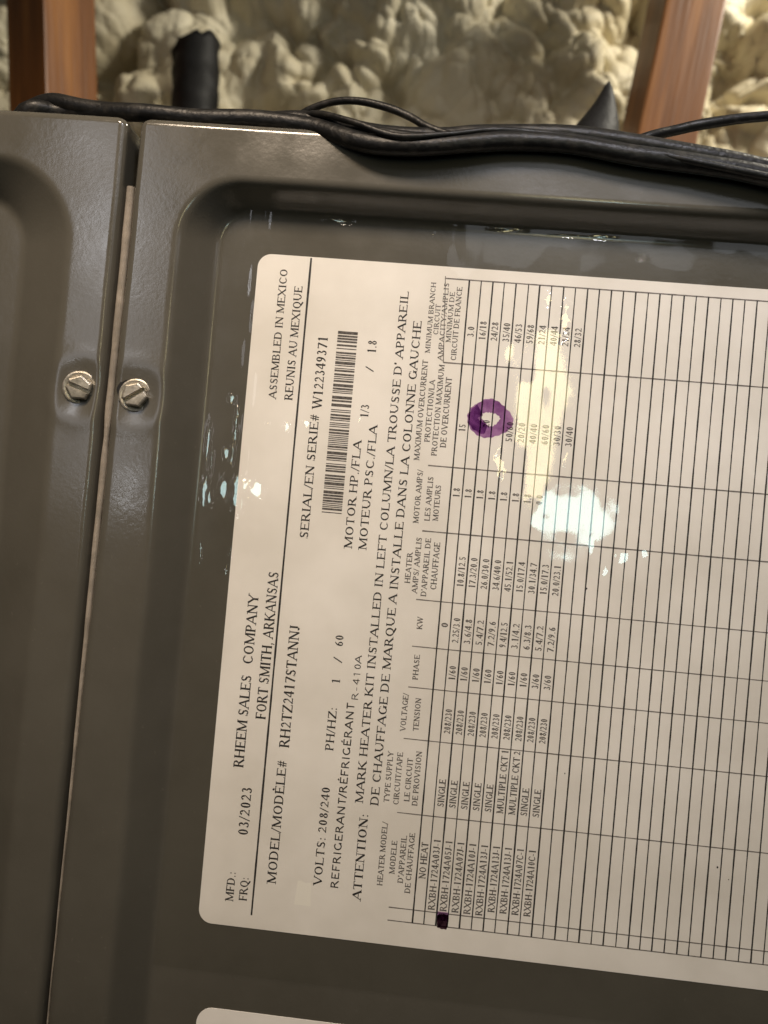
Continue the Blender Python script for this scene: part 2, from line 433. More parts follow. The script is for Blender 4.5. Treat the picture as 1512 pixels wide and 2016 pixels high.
# text, baseline x, start z, end z, cap height (mm), style
TEXT_LINES = [
 ('MFD.:', -41.37, -103.51, -95.65, 2.14, 's'),
 ('FRQ:', -37.82, -102.97, -96.70, 2.14, 's'),
 ('03/2023', -39.08, -86.08, -73.19, 2.67, 's'),
 ('RHEEM SALES', -41.90, -68.55, -44.16, 2.68, 's'),
 ('COMPANY', -41.96, -41.47, -22.91, 2.68, 's'),
 ('FORT SMITH, ARKANSAS', -37.22, -55.40, -16.57, 2.68, 's'),
 ('MODEL/MODÈLE#', -30.61, -97.74, -65.43, 2.40, 's'),
 ('RH2TZ2417STANNJ', -30.37, -62.12, -30.01, 2.66, 's'),
 ('SERIAL/EN SERIE#', -30.36, -7.36, 25.46, 2.27, 's'),
 ('W122349371', -29.90, 26.86, 46.14, 2.54, 's'),
 ('ASSEMBLED IN MEXICO', -42.12, 28.53, 62.98, 2.02, 's'),
 ('REUNIS AU MEXIQUE', -37.79, 28.49, 58.71, 2.15, 's'),
 ('VOLTS: 208/240', -18.66, -96.75, -70.96, 2.18, 's'),
 ('PH/HZ:', -18.76, -61.68, -50.18, 2.18, 's'),
 ('1', -18.62, -44.45, -42.46, 2.12, 's'),
 ('/', -18.66, -38.61, -37.16, 2.12, 's'),
 ('60', -18.71, -34.52, -31.30, 2.12, 's'),
 ('REFRIGERANT/RÉFRIGÉRANT', -14.29, -97.06, -48.57, 2.04, 'n'),
 ('R-410A', -13.52, -47.89, -36.26, 1.72, 'm'),
 ('ATTENTION:', -8.15, -99.35, -76.81, 2.23, 'b'),
 ("MARK HEATER KIT INSTALLED IN LEFT COLUMN/LA TROUSSE D' APPAREIL", -9.82, -74.35, 59.41, 2.11, 's'),
 ('DE CHAUFFAGE DE MARQUE A INSTALLE DANS LA COLONNE GAUCHE', -5.79, -74.56, 51.98, 2.17, 's'),
 ('MOTOR HP./FLA', -18.64, -8.85, 19.65, 2.12, 's'),
 ('MOTEUR PSC./FLA', -14.85, -8.89, 23.96, 2.12, 's'),
 ('1/3', -17.48, 25.48, 29.21, 2.12, 's'),
 ('/', -17.28, 37.77, 39.10, 1.99, 's'),
 ('1.8', -17.00, 42.46, 46.06, 2.26, 's'),
 ('HEATER MODEL/', -2.92, -94.92, -78.34, 1.44, 't'),
 ('MODELE', -0.06, -91.57, -82.88, 1.44, 't'),
 ("D'APPAREIL", 2.31, -93.66, -81.30, 1.44, 't'),
 ('DE CHAUFFAGE', 4.35, -96.05, -80.41, 1.44, 't'),
 ('TYPE SUPPLY', -3.10, -73.35, -60.03, 1.44, 't'),
 ('CIRCUIT/TAPE', -0.63, -73.73, -60.04, 1.44, 't'),
 ('LE CIRCUIT', 2.09, -72.58, -61.28, 1.44, 't'),
 ('DE PROVISION', 4.23, -73.46, -59.25, 1.44, 't'),
 ('VOLTAGE/', -0.53, -54.62, -44.72, 1.44, 't'),
 ('TENSION', 2.80, -54.25, -45.59, 1.44, 't'),
 ('PHASE', 1.48, -41.08, -34.49, 1.44, 't'),
 ('KW', 1.42, -27.98, -24.72, 1.44, 't'),
 ('HEATER', -2.77, -16.38, -8.28, 1.44, 't'),
 ('AMPS/ AMPLIS', -0.70, -18.80, -4.16, 1.44, 't'),
 ("D'APPAREIL DE", 1.68, -19.40, -4.15, 1.44, 't'),
 ('CHAUFFAGE', 4.13, -17.45, -5.05, 1.57, 't'),
 ('MOTOR AMPS/', -1.97, -0.69, 13.35, 1.45, 't'),
 ('LES AMPLIS', 0.88, 0.16, 11.79, 1.44, 't'),
 ('MOTEURS', 3.04, 0.36, 9.81, 1.44, 't'),
 ('MAXIMUM OVERCURRENT', -3.22, 15.62, 41.95, 1.45, 't'),
 ('PROTECTION/LA', -0.95, 20.59, 36.93, 1.45, 't'),
 ('PROTECTION MAXIMUM', 1.15, 17.17, 41.06, 1.44, 't'),
 ('DE OVERCURRENT', 3.36, 19.50, 37.95, 1.57, 't'),
 ('MINIMUM BRANCH', -2.95, 43.70, 62.32, 1.3, 't'),
 ('CIRCUIT', -1.25, 48.59, 56.69, 1.3, 't'),
 ('AMPACITY/AMPLIS', 0.45, 42.0, 62.41, 1.3, 't'),
 ('MINIMUM DE', 2.15, 46.85, 60.14, 1.3, 't'),
 ('CIRCUIT DE FRANCE', 3.95, 42.25, 61.59, 1.4, 't'),
]

# ================================================================ THE PLACE BEHIND: foam, timber, sleeve
def caps(x, z, cell, r0, r1, seed):
    """a layer of touching domes: the highest of the nearby spherical caps"""
    r = np.random.default_rng(seed)
    J = r.uniform(0.05, 0.95, (96, 96, 2)); Rr = r.uniform(r0, r1, (96, 96)); Hh = r.uniform(-0.25, 0.35, (96, 96))
    iu, iv = np.floor(x / cell).astype(int), np.floor(z / cell).astype(int)
    best = np.full(x.shape, -0.6)
    for a in (-1, 0, 1):
        for b in (-1, 0, 1):
            ku, kv = (iu + a) % 96, (iv + b) % 96
            px, pz = (iu + a + J[ku, kv, 0]) * cell, (iv + b + J[ku, kv, 1]) * cell
            d2 = ((x - px) ** 2 + (z - pz) ** 2) / (Rr[ku, kv] * cell) ** 2
            best = np.maximum(best, np.sqrt(np.clip(1 - d2, 0, 1)) * Rr[ku, kv] + Hh[ku, kv] * (d2 < 1))
    return best * cell

def build_foam():
    nx, nz = 1280, 400
    X, Z = np.meshgrid(np.linspace(-640, 520, nx), np.linspace(60, 430, nz))
    wx = X + 6 * value_noise(X, Z, 26, 1) + .8 * value_noise(X, Z, 7, 2)
    wz = Z + 6 * value_noise(X, Z, 26, 3) + .8 * value_noise(X, Z, 7, 4)
    big = caps(wx, wz, 58, .60, .88, 5)
    mid = caps(wx, wz, 24, .60, .90, 6)
    small = caps(wx, wz, 10.5, .62, .95, 7)
    calm = sstep(-.25, .35, value_noise(X, Z, 70, 9))          # some swells stay smooth, others are knobbly
    h = .68 * big + (.48 + .45 * calm) * mid + (.25 + .55 * calm) * small
    h += 8 * value_noise(X, Z, 90, 10) + .5 * value_noise(X, Z * .5, 3.5, 12)
    Y = 350 - h
    o = big_grid('foam_wall', np.stack([X, Y, Z], -1), M_FOAM)
    tag(o, 'lumpy cream coloured spray foam insulation on the wall behind the cabinet', None, None, 'structure')
build_foam()

def bevel_box(name, size, mat, parent, bevel=1.2):
    bm = bmesh.new()
    bmesh.ops.create_cube(bm, size=1.0)
    for v in bm.verts:
        v.co = Vector((v.co.x * size[0], v.co.y * size[1], v.co.z * size[2])) * MM
    bmesh.ops.bevel(bm, geom=bm.edges[:], offset=bevel * MM, segments=2, affect='EDGES', profile=0.6)
    me = bpy.data.meshes.new(name)
    bm.to_mesh(me); bm.free()
    me.materials.append(mat)
    o = bpy.data.objects.new(name, me)
    col.objects.link(o)
    if parent:
        o.parent = parent
    return o

def timber(bottom, top, w, d, turn, label):
    b, t = Vector(bottom), Vector(top)
    up = (t - b).normalized()
    o = bevel_box('wood_stud', (w, d, (t - b).length), M_WOOD, None, 1.5)
    side = Vector((math.cos(turn), math.sin(turn), 0)); side = (side - up * side.dot(up)).normalized()
    back = up.cross(side)
    mt = Matrix((side, back, up)).transposed().to_4x4()
    mt.translation = (b + t) / 2 * MM
    o.matrix_world = mt
    return tag(o, label, 'stud', 'timber studs in front of the foam')

# directions read off the photo, extended past the frame at both ends
timber((99, 240, 130), (131, 240, 400), 33, 38, math.radians(6), 'red brown timber stud behind the cables near the bright foam, right of the black boot')
timber((-229, 246, 110), (-265, 246, 400), 32, 38, math.radians(-24), 'dim red brown timber stud left of the black sleeve, above the narrow panel')

def tube_mesh(pts, rads, n=14, cap=True):
    """sweep a round section along points (mm)"""
    P = [Vector(p) for p in pts]
    rings = []
    ref = Vector((0, -1, 0))
    for i, p in enumerate(P):
        t = (P[min(i + 1, len(P) - 1)] - P[max(i - 1, 0)]).normalized()
        a = ref - t * ref.dot(t)
        if a.length < 1e-4:
            a = Vector((1, 0, 0)) - t * t.x
        a.normalize(); ref = a
        b = t.cross(a)
        r = rads[i] if hasattr(rads, '__len__') else rads
        rings.append([p + (a * math.cos(2 * math.pi * k / n) + b * math.sin(2 * math.pi * k / n)) * r for k in range(n)])
    verts = [tuple(v) for r in rings for v in r]
    faces = []
    for i in range(len(P) - 1):
        for k in range(n):
            k2 = (k + 1) % n
            faces.append([i * n + k, i * n + k2, (i + 1) * n + k2, (i + 1) * n + k])
    if cap:
        faces.append(list(range(n))[::-1]); faces.append([(len(P) - 1) * n + k for k in range(n)])
    return verts, faces

def spline(pts, step=3.0):
    """Catmull-Rom through the points"""
    P = [Vector(p) for p in pts]
    P = [P[0] * 2 - P[1]] + P + [P[-1] * 2 - P[-2]]
    out = []
    for i in range(1, len(P) - 2):
        a, b, c, d = P[i - 1], P[i], P[i + 1], P[i + 2]
        n = max(2, int((c - b).length / step))
        for k in range(n):
            t = k / n
            out.append(((b * 2) + (c - a) * t + (a * 2 - b * 5 + c * 4 - d) * t * t + (b * 3 - a - c * 3 + d) * t ** 3) * .5)
    out.append(P[-2])
    return out

# black sleeve that leaves the foam and drops behind the cabinet
pts = spline([(-169, 274, 140), (-167, 273, 205), (-168, 273, 250), (-171, 275, 286)], 4)
v, f = tube_mesh(pts, [14.2 + .5 * math.sin(i * .9) for i in range(len(pts))], 24)
v = [(x + .9 * math.sin(z * .31 + y * .2), y, z + (.35 * (x + 168) + 1.6 * math.sin(x * .7) if z > 278 else 0)) for x, y, z in v]        # cut off at a slant
tag(link_mesh('pipe_sleeve', v, f, M_PIPE, None, True), 'thick black pipe sleeve coming down out of the foam behind the cabinet', 'pipe')

# black pointed boot in front of the foam, beside the stud
apex, base = Vector((55, 100, 176)), Vector((48, 96, 142))
bp = [base.lerp(apex, t) + Vector((1.6 * math.sin(t * 3.0), 0, 0)) for t in np.linspace(0, 1, 16)]
br = [10.5 * (1 - t) ** .75 * (1 + .12 * math.sin(5 * t)) + .35 for t in np.linspace(0, 1, 16)]
bp = [Vector((46, 94, 96.3)), Vector((46.4, 94.4, 118))] + bp       # a short stem standing on the cabinet top
br = [6.0, 6.2] + br
v, f = tube_mesh(bp, br, 20)
tag(link_mesh('cable_boot', v, f, M_PIPE, None, True), 'black pointed rubber boot sticking up behind the cables, left of the bright timber stud', 'boot')

# ================================================================ CABLES along the cabinet's top edge
def cable(name, pts, r, label, wob=.25, mat=None):
    sp = spline(pts, 2.0)
    rr = [r * (1 + .035 * math.sin(i * .37) + .03 * math.sin(i * .113 + 1)) for i in range(len(sp))]
    v, f = tube_mesh(sp, rr, 14)
    return tag(link_mesh(name, v, f, mat or M_RUBBER, None, True), label, 'cable', 'black cables along the cabinet top')

cable('power_cable', [(-156.5, 60, 90), (-134.5, 20, 93), (-121.5, 4.5, 99.4), (-111.5, 0.5, 103.4), (-97.9, -1.5, 101.4), (-73, -2.5, 100.1), (-56, -2.5, 100), (-40, -3.9, 100.6), (-20, -8.9, 95.9), (-5, -8.8, 96), (5, -8.8, 97.4), (24, -9.8, 98), (42, -10.3, 96.6), (60, -10.8, 94.2), (74, -10.8, 92.2), (115, -10.8, 85.2)], 2.15,
      'thick black cable on top of the bundle, humped above the narrow left panel')
cable('power_cable', [(-146.5, 40, 86), (-118.5, 0, 98.1), (-106.5, 0.5, 101), (-84, -3.5, 100.1), (-68, -3.9, 99.4), (-52, -4.5, 99.6), (-38, -6.2, 97.8), (-28, -9.7, 93.7), (-20, -11.8, 91.5), (-9, -12.6, 91.4), (2, -12.4, 93), (12, -11.8, 94.5), (26, -11.8, 94.6), (42, -12, 92.8), (60, -12.4, 91.2), (74, -12.6, 89.4), (115, -12.8, 82.2)], 2.3,
      'black cable lowest in the bundle, sagging over the cabinet front edge')
cable('power_cable', [(-66, 2, 95.1), (-50, 1.5, 100.8), (-36, -2.6, 100.3), (-24, -9.7, 95.6), (-12, -11.8, 93.6), (0, -9.8, 94.8), (14, -6.8, 96.4), (34, -5.8, 96.2), (52, -6.8, 94.6), (70, -7.8, 92.4), (115, -8.8, 85.2)], 1.8,
      'middle black cable twisting between the two thicker ones of the bundle')
cable('thin_cable', [(-60, 0, 96.1), (-47, 2.5, 102.7), (-40.5, 0.2, 105.4), (-34, -2.1, 106.7), (-27, -4.4, 106.1), (-19, -6.5, 103.7), (-13, -7.8, 101), (-8, -9.8, 97.6), (0, -11.8, 94.8), (9, -11.8, 95.2)], .95,
      'thin black cable arching in a low loop above the bundle')
cable('thin_cable', [(-52, 4.5, 96.8), (-40, -4.9, 101.3), (-28, -11.7, 97.1), (-16, -14.6, 92.6), (-4, -14.2, 93.8), (8, -12.8, 96.4), (20, -11.8, 96.8), (34, -12.3, 95.4), (50, -13.8, 92.2), (70, -14.8, 88.8), (115, -14.8, 82.2)], .85,
      'thin black cable wound round the front of the bundle')
cable('thin_cable', [(22, 8, 93), (36, 0, 97.6), (46, -4, 101.2), (54, -1.8, 104.8), (62, -2.8, 106.6), (77, -2.8, 109.4), (110, -4, 112.5)], 1.3,
      'thin black cable rising away to the right in front of the bright timber stud')

# ================================================================ THE CABINET
handler = empty('air_handler', (-85, 0, -200))
tag(handler, 'grey brown sheet metal air handler cabinet with embossed panels and a white rating label', 'air handler')
FLANGE = -8.5
ZT = 96.8

def rrect_sd(x, z, x0, x1, z0, z1, r):
    """signed distance to a rounded rectangle, positive inside"""
    cx, cz, hx, hz = (x0 + x1) / 2, (z0 + z1) / 2, (x1 - x0) / 2, (z1 - z0) / 2
    qx, qz = np.abs(x - cx) - hx + r, np.abs(z - cz) - hz + r
    return -(np.minimum(np.maximum(qx, qz), 0) + np.hypot(np.maximum(qx, 0), np.maximum(qz, 0)) - r)

SCREWS = [(-91.2, 26.2), (-76.5, 25.4)]
def panel(name, xl, xr, outer, inner, edge_left, edge_right, seed, label):
    step = .55
    xs = np.arange(xl, xr + .01, step); zs = np.arange(-230, ZT + .01, step)
    # finer rows where the sheet rolls over
    xs = np.unique(np.concatenate([xs, [xl, xr], xl + np.linspace(0, 3, 14), xr - np.linspace(0, 3, 14)]).round(3))
    zs = np.unique(np.concatenate([zs, [ZT], ZT - np.linspace(0, 3, 14)]).round(3))
    X, Z = np.meshgrid(xs, zs)
    # profile of the pressed frame
    r = 0
    for dx, dz in ((0, 0), (.7, .2), (-.7, -.2), (.2, -.7), (-.2, .7), (1.2, .4), (-1.2, -.4), (.4, -1.2), (-.4, 1.2)):
        wob = .35 * value_noise(X, Z, 34, seed + 3)
        do = rrect_sd(X + dx + wob, Z + dz, *outer); di = -rrect_sd(X + dx + wob, Z + dz, *inner)
        r = r + np.where(do <= 0, 0, np.where(di <= 0, 1, do / np.maximum(do + di, 1e-6)))
    r = r / 9
    Y = FLANGE * (1 - r)
    # the sheet is never flat: slow waves, a pull round each screw
    Y = Y + (.17 + .22 * sstep(60, 95, Z) * sstep(-20, 40, X)) * value_noise(X, Z, 31, seed) * (1 - .85 * r) + .05 * value_noise(X, Z, 13, seed + 1) * (1 - .85 * r)
    for sx, sz in SCREWS:
        d = np.hypot(X - sx, Z - sz)
        Y = Y + (1.0 * np.exp(-(d / 5.2) ** 2) - .22 * np.exp(-((d - 8.5) / 2.4) ** 2)) * (1 - r)
    # rolled edges
    R = 2.2
    roll = lambda d: R - np.sqrt(np.maximum(R * R - np.clip(R - d, 0, R) ** 2, 0))
    Y = Y + roll(ZT - Z)
    cr = 2.6
    inset = cr - np.sqrt(np.maximum(cr * cr - np.clip(cr - (ZT - Z), 0, cr) ** 2, 0))
    XX = X.copy()
    if edge_left:
        Y = Y + roll(X - xl)
        lean = edge_left(Z)
        XX = XX + (lean + inset + .14 * value_noise(Z * 0, Z, 9, seed + 7)) * np.clip(1 - (X - xl) / 9, 0, 1)
    if edge_right:
        Y = Y + roll(xr - X)
        XX = XX - (edge_right(Z) + inset + .14 * value_noise(Z * 0, Z, 9, seed + 8)) * np.clip(1 - (xr - X) / 9, 0, 1)
    Y = np.minimum(Y, 2.2)
    P = np.stack([XX, Y, Z], -1)
    # returns: top edge and seam edges fold back into the cabinet
    top = P[-1:].copy(); top[..., 1] += 16
    P = np.concatenate([P, top], 0)
    if edge_left:
        e = P[:, :1].copy(); e[..., 1] += 14; P = np.concatenate([e, P], 1)
    if edge_right:
        e = P[:, -1:].copy(); e[..., 1] += 14; P = np.concatenate([P, e], 1)
    o = big_grid(name, P, M_PAINT, handler)
    tag(o, label)
    return o

panel('access_panel', -82.1, 125, (-69.1, 240, -420, 81.7, 15), (-61.2, 240, -420, 77.6, 9),
      lambda Z: -3.0 * (1 - sstep(-190, 100, Z)) + 0.0, None, 21, 'wide embossed panel that carries the rating label')
panel('access_panel', -175, -85.2, (-420, -97.8, -420, 84.5, 22), (-420, -113.5, -420, 76.0, 12),
      None, lambda Z: .9 * (1 - sstep(-150, 100, Z)), 41, 'narrow embossed panel at the left of the seam')

# sheet metal box behind the panels
body = link_mesh('cabinet_body', [(x, y, z) for x in (-176, 126) for y in (6, 190) for z in (-232, 96.1)],
                 [[0, 1, 3, 2], [4, 6, 7, 5], [0, 4, 5, 1], [2, 3, 7, 6], [0, 2, 6, 4], [1, 5, 7, 3]], M_BODY, handler)

# beige gasket showing in the seam
zs = np.linspace(-190, 79.4, 150)
gv = []
for i, z in enumerate(zs):
    xc = -83.6 - 1.75 * (1 - (1 - (80.6 - z) / 270) ** 1.1) + .10 * float(value_noise(np.array(0.), np.array(z), 11, 3))
    w = np.interp(z, [-190, -110, -60, -20, 10, 14, 20, 80], [.10, .22, .55, .8, .85, .60, .95, 1.05]) + .06 * float(value_noise(np.array(3.), np.array(z), 5, 8))
    gv += [(xc - w, 2.0, z), (xc - w, -6.1, z), (xc - w * .5, -6.7, z), (xc + w * .5, -6.7, z), (xc + w, -6.1, z), (xc + w, 2.0, z)]
gf = [[i * 6 + k, i * 6 + k + 1, i * 6 + k + 7, i * 6 + k + 6] for i in range(len(zs) - 1) for k in range(5)]
link_mesh('gasket_strip', gv, gf, M_GASKET, handler, True)

# ---------------------------------------------------------------- screws: slotted hex heads on round washers
def lathe(profile, n=40):
    v = [(r * math.cos(2 * math.pi * k / n), y, r * math.sin(2 * math.pi * k / n)) for r, y in profile for k in range(n)]
    f = [[i * n + k, (i + 1) * n + k, (i + 1) * n + (k + 1) % n, i * n + (k + 1) % n] for i in range(len(profile) - 1) for k in range(n)]
    f.append([k for k in range(n)])
    f.append([(len(profile) - 1) * n + k for k in range(n)][::-1])
    return v, f

def hex_half(sign, a, slot, r, y0, y1, ch):
    """half of a hexagon head beside the screwdriver slot; local frame with the slot along +u"""
    pts = []
    for k in range(97):
        t = math.pi * k / 96
        hr = r * math.cos(math.pi / 6) / math.cos((t + .35) % (math.pi / 3) - math.pi / 6)
        pts.append((hr * math.cos(t), max(hr * math.sin(t), slot)))
    pts = [(u, s * 1.0) for u, s in pts]
    rings = []
    for scale, y in ((1.0, y0), (1.0, y1 + ch), (.93, y1 + ch * .35), (.82, y1)):
        rings.append([(u * scale, max(s * scale, slot + (.12 if y == y1 else 0)), y) for u, s in pts])
    n = len(pts)
    v, f = [], []
    for rg in rings:
        for u, s, y in rg:
            s *= sign
            v.append((u * math.cos(a) - s * math.sin(a), y, u * math.sin(a) + s * math.cos(a)))
    for i in range(3):
        for k in range(n):
            q = [i * n + k, i * n + (k + 1) % n, (i + 1) * n + (k + 1) % n, (i + 1) * n + k]
            f.append(q if sign > 0 else q[::-1])
    cap = [3 * n + k for k in range(n)]
    f.append(cap if sign > 0 else cap[::-1])
    return v, f

def screw(pos, slot_deg, tilt, label, grime=False):
    root = empty('screw', (pos[0] + 85, -7.9, pos[1] + 200))
    root.parent = handler
    tag(root, label)
    def add(name, v, f, smooth=False):
        base = np.array(parent_origin(root)) / MM
        o = link_mesh(name, np.asarray(v) + base, f, M_SCREW, root, smooth)
        return o
    v, f = lathe([(4.35, 1.0), (4.45, .25), (4.25, -.30), (3.9, -.42), (3.3, -.30), (3.0, -.15)])
    add('washer', v, f, False)
    a = math.radians(slot_deg)
    v1, f1 = hex_half(1, a, .50, 3.35, -.1, -2.1, .45)
    v2, f2 = hex_half(-1, a, .50, 3.35, -.1, -2.1, .45)
    add('hex_head', v1 + v2, f1 + [[i + len(v1) for i in q] for q in f2])
    c, s = math.cos(a), math.sin(a)
    fl = [(-3.0, -.52), (3.0, -.52), (3.0, .52), (-3.0, .52)]
    add('slot', [(u * c - w * s, -.5, u * s + w * c) for u, w in fl] + [(u * c - w * s, -.2, u * s + w * c) for u, w in fl],
        [[0, 1, 2, 3], [0, 4, 5, 1], [1, 5, 6, 2], [2, 6, 7, 3], [3, 7, 4, 0]])
    if grime:
        gp = []
        for k in range(40):
            t = 2 * math.pi * k / 40
            gp.append((5.1 + .5 * math.sin(3 * t + 1) + .25 * math.sin(7 * t)) * 1.0)
        gv = [(0, -.10, 0)] + [(q * math.cos(2 * math.pi * k / 40), .28 - .02 * q, q * math.sin(2 * math.pi * k / 40)) for k, q in enumerate(gp)]
        base = np.array(parent_origin(root)) / MM
        link_mesh('scraped_ring', np.asarray(gv) + base, [[0, 1 + k, 1 + (k + 1) % 40] for k in range(40)], M_PIPE, root)
    root.rotation_euler = tilt
    return root
screw(SCREWS[0], -18, (.10, 0, .22), 'slotted screw left of the seam, its slot nearly level')
screw(SCREWS[1], 36, (.02, 0, .10), 'slotted screw right of the seam, its slot slanting up to the right', True)

# ================================================================ THE RATING LABEL
def rounded_plate(name, x0, x1, z0, z1, r, y0, y1, mat, parent):
    pts = []
    for cx, cz, a0 in ((x1 - r, z1 - r, 0), (x0 + r, z1 - r, 90), (x0 + r, z0 + r, 180), (x1 - r, z0 + r, 270)):
        pts += [(cx + r * math.cos(math.radians(a0 + t)), cz + r * math.sin(math.radians(a0 + t))) for t in range(0, 91, 10)]
    n = len(pts)
    v = [(x, y0, z) for x, z in pts] + [(x, y1, z) for x, z in pts]
    f = [[k, (k + 1) % n, n + (k + 1) % n, n + k] for k in range(n)] + [list(range(n)), [n + k for k in range(n)][::-1]]
    return link_mesh(name, v, f, mat, parent)

LBL = rounded_plate('rating_label', -50.2, 118, -109.8, 66.6, 3.6, -.12, .05, M_PAPER, handler)
tag(LBL, 'white paper rating label printed with a table, read sideways')
def tone(text, x):
    return M_INK
for text, xb, z0, z1, h, st in TEXT_LINES:
    print_line(text, xb, z0, z1, h, st, M_INK_GREY if st == 't' else M_INK, LBL, y=-.135)

# rules and the table's ruling: rows stand upright, columns lie across
def strip(x0, z0, x1, z1, w, n=1, jit=.0):
    dx, dz = x1 - x0, z1 - z0
    L = math.hypot(dx, dz); nx, nz = -dz / L * w / 2, dx / L * w / 2
    v = []
    for i in range(n + 1):
        t = i / n
        j = random.uniform(-jit, jit); k = random.uniform(.82, 1.15) if n > 1 else 1
        v += [(x0 + dx * t + nx * k + j * nz / w, z0 + dz * t + nz * k + j * nx / w), (x0 + dx * t - nx * k + j * nz / w, z0 + dz * t - nz * k + j * nx / w)]
    return v, [[2 * i, 2 * i + 1, 2 * i + 3, 2 * i + 2] for i in range(n)]
def ruling(name, segs, y, mat):
    V, F = [], []
    for s in segs:
        v, f = strip(*s)
        F += [[i + len(V) for i in q] for q in f]
        V += [(a, y, b) for a, b in v]
    return link_mesh(name, V, F, mat, LBL)
ruling('heading_rule', [(-36.25, -106.4, -36.2, 66.3, .52, 40, .02)], -.135, M_INK)
ROW0, PITCH = 5.55, 3.0536
TOP, BOT = 63.5, -103.45
COLS = [TOP, 41.6, 14.6, -2.45, -20.3, -32.45, -43.05, -56.4, -75.6, -100.1, BOT]
rows = [ROW0 + PITCH * k for k in range(37)]
ruling('table_row_rule', [(x + random.uniform(-.1, .1), BOT, x + random.uniform(-.1, .1), TOP, .40 if k % 4 in (0, 2) else .31, 46, .04) for k, x in enumerate(rows)], -.138, M_INK)
ruling('table_column_rule', [((.8 if i == 1 else -.8), z, 116, z + .05, .36 if i < 4 else .28, 60, .03) for i, z in enumerate(COLS)], -.134, M_LINE_GREY)
ruling('table_heading_rule', [(-.7, 64.1, .75, 41.5, .22, 12, .03)], -.136, M_LINE_GREY)

def cell(text, row, z0, z1, h=1.72, dx=-.62):
    print_line(text, ROW0 + PITCH * (row + 1) + dx, z0, z1, h, 't', M_INK_GREY, LBL, y=-.14)
for r, t in enumerate(['RXBH-1724A03J-1', 'RXBH-1724A05J-1', 'RXBH-1724A07J-1', 'RXBH-1724A10J-1', 'RXBH-1724A13J-1', 'RXBH-1724A13J-1', 'RXBH-1724A13J-1', 'RXBH-1724A07C-1', 'RXBH-1724A10C-1'], 1):
    cell(t, r, -99.6 + (1.2 if r > 5 else 0), -81.2, 1.75)
cell('NO HEAT', 0, -91.9, -82.4, 1.75)
for r, t in enumerate(['SINGLE'] * 5 + ['MULTIPLE CKT 1', 'MULTIPLE CKT 2'] + ['SINGLE'] * 2, 1):
    cell(t, r, -73.0, -56.6 if len(t) > 6 else -65.8)
for r in range(1, 10):
    cell('208/230', r, -54.1, -47.6, 1.72)
    cell('1/60' if r < 8 else '3/60', r, -40.3, -36.4, 1.72)
for r, t in enumerate(['0', '2.25/3.0', '3.6/4.8', '5.4/7.2', '7.2/9.6', '9.4/12.5', '3.1/4.2', '6.3/8.3', '5.4/7.2', '7.2/9.6']):
    cell(t, r, *((-27, -25.4) if r == 0 else (-30.6, -24.0)))
for r, t in enumerate(['10.8/12.5', '17.3/20.0', '26.0/30.0', '34.6/40.0', '45.1/52.1', '15.0/17.4', '30.1/34.7', '15.0/17.3', '20.0/23.1'], 1):
    cell(t, r, -16.1, -8.1)
for r, t in enumerate(['1.8'] * 7 + ['0.0']):
    cell(t, r, 6.9, 9.5)
for r, t in enumerate(['15', None, '20', None, '50/60', '20/20', '40/40', '60/60', '30/30', '30/40']):
    if t:
        cell(t, r, 24.0 - (1.6 if len(t) > 2 else 0) + (1.6 if r == 2 else 0), 26.1 + (1.6 if len(t) > 2 or r == 2 else 0))
for r, t in enumerate(['3.0', '16/18', '24/28', '35/40', '46/53', '59/68', '21/24', '40/44', '21/24', '28/32']):
    cell(t, r, 48.7 - (.6 if r else 0), 51.6 + (1.6 if r else 0))

# barcode
bv, bf, z = [], [], 0.0
random.seed(71)
while z < 48.2:
    w = random.choice([.26, .26, .26, .52, .52, .78])
    g = random.choice([.20, .20, .24, .24, .48, .72])
    b = len(bv)
    bv += [(-27.4, -.135, z), (-22.15, -.135, z), (-22.15, -.135, min(z + w, 48.5)), (-27.4, -.135, min(z + w, 48.5))]
    bf.append([b, b + 1, b + 2, b + 3]); z += w + g
link_mesh('barcode', bv, bf, M_INK_GREY, LBL)

# felt-tip ring round one rating, and a felt-tip dot beside one model
def blob_ring(name, outer, inner, y, mat, parent, seed):
    N = 72
    v, f = [], []
    for k in range(N):
        t = 2 * math.pi * k / N
        for (cx, cz, rx, rz, p, j) in (outer, inner):
            if rx == 0:
                v.append((cx, y, cz)); continue
            e = (abs(math.cos(t)) ** p + abs(math.sin(t)) ** p) ** (-1 / p)
            q = e * (1 + j * float(value_noise(np.array(6 * math.cos(t)), np.array(6 * math.sin(t)), 2.1, seed)) + j * .6 * float(value_noise(np.array(6 * math.cos(t)), np.array(6 * math.sin(t)), .5, seed + 1)))
            v.append((cx + rx * q * math.cos(t), y, cz + rz * q * math.sin(t)))
    for k in range(N):
        a, b = 2 * k, 2 * ((k + 1) % N)
        f.append([a, b, b + 1, a + 1])
    return link_mesh(name, v, f, mat, parent)
rv, rf = [], []
N = 96
for k in range(N + 1):                       # one and a third turns of a broad felt tip; where it crosses itself it is darker
    t = 2.3 + 2 * math.pi * 1.34 * k / N
    drift = k / N
    rx, rz = 4.1 - .35 * drift + .35 * math.sin(2.1 * t + 1), 3.15 + .1 * drift + .25 * math.sin(1.7 * t)
    hw = 1.6 + .22 * math.sin(3.3 * t + .5) + .12 * math.sin(17 * t) - (.5 if k in (0, N) else 0)
    c, q = math.cos(t), math.sin(t)
    L = math.hypot(c / rx, q / rz)
    nx, nz = c / rx / L, q / rz / L
    px, pz = 13.9 + rx * c + .3 * drift, 28.0 + rz * q
    yy = -.155 - .02 * drift
    rv += [(px + nx * hw, yy, pz + nz * hw), (px - nx * hw, yy, pz - nz * hw)]
rf = [[2 * k, 2 * k + 2, 2 * k + 3, 2 * k + 1] for k in range(N)]
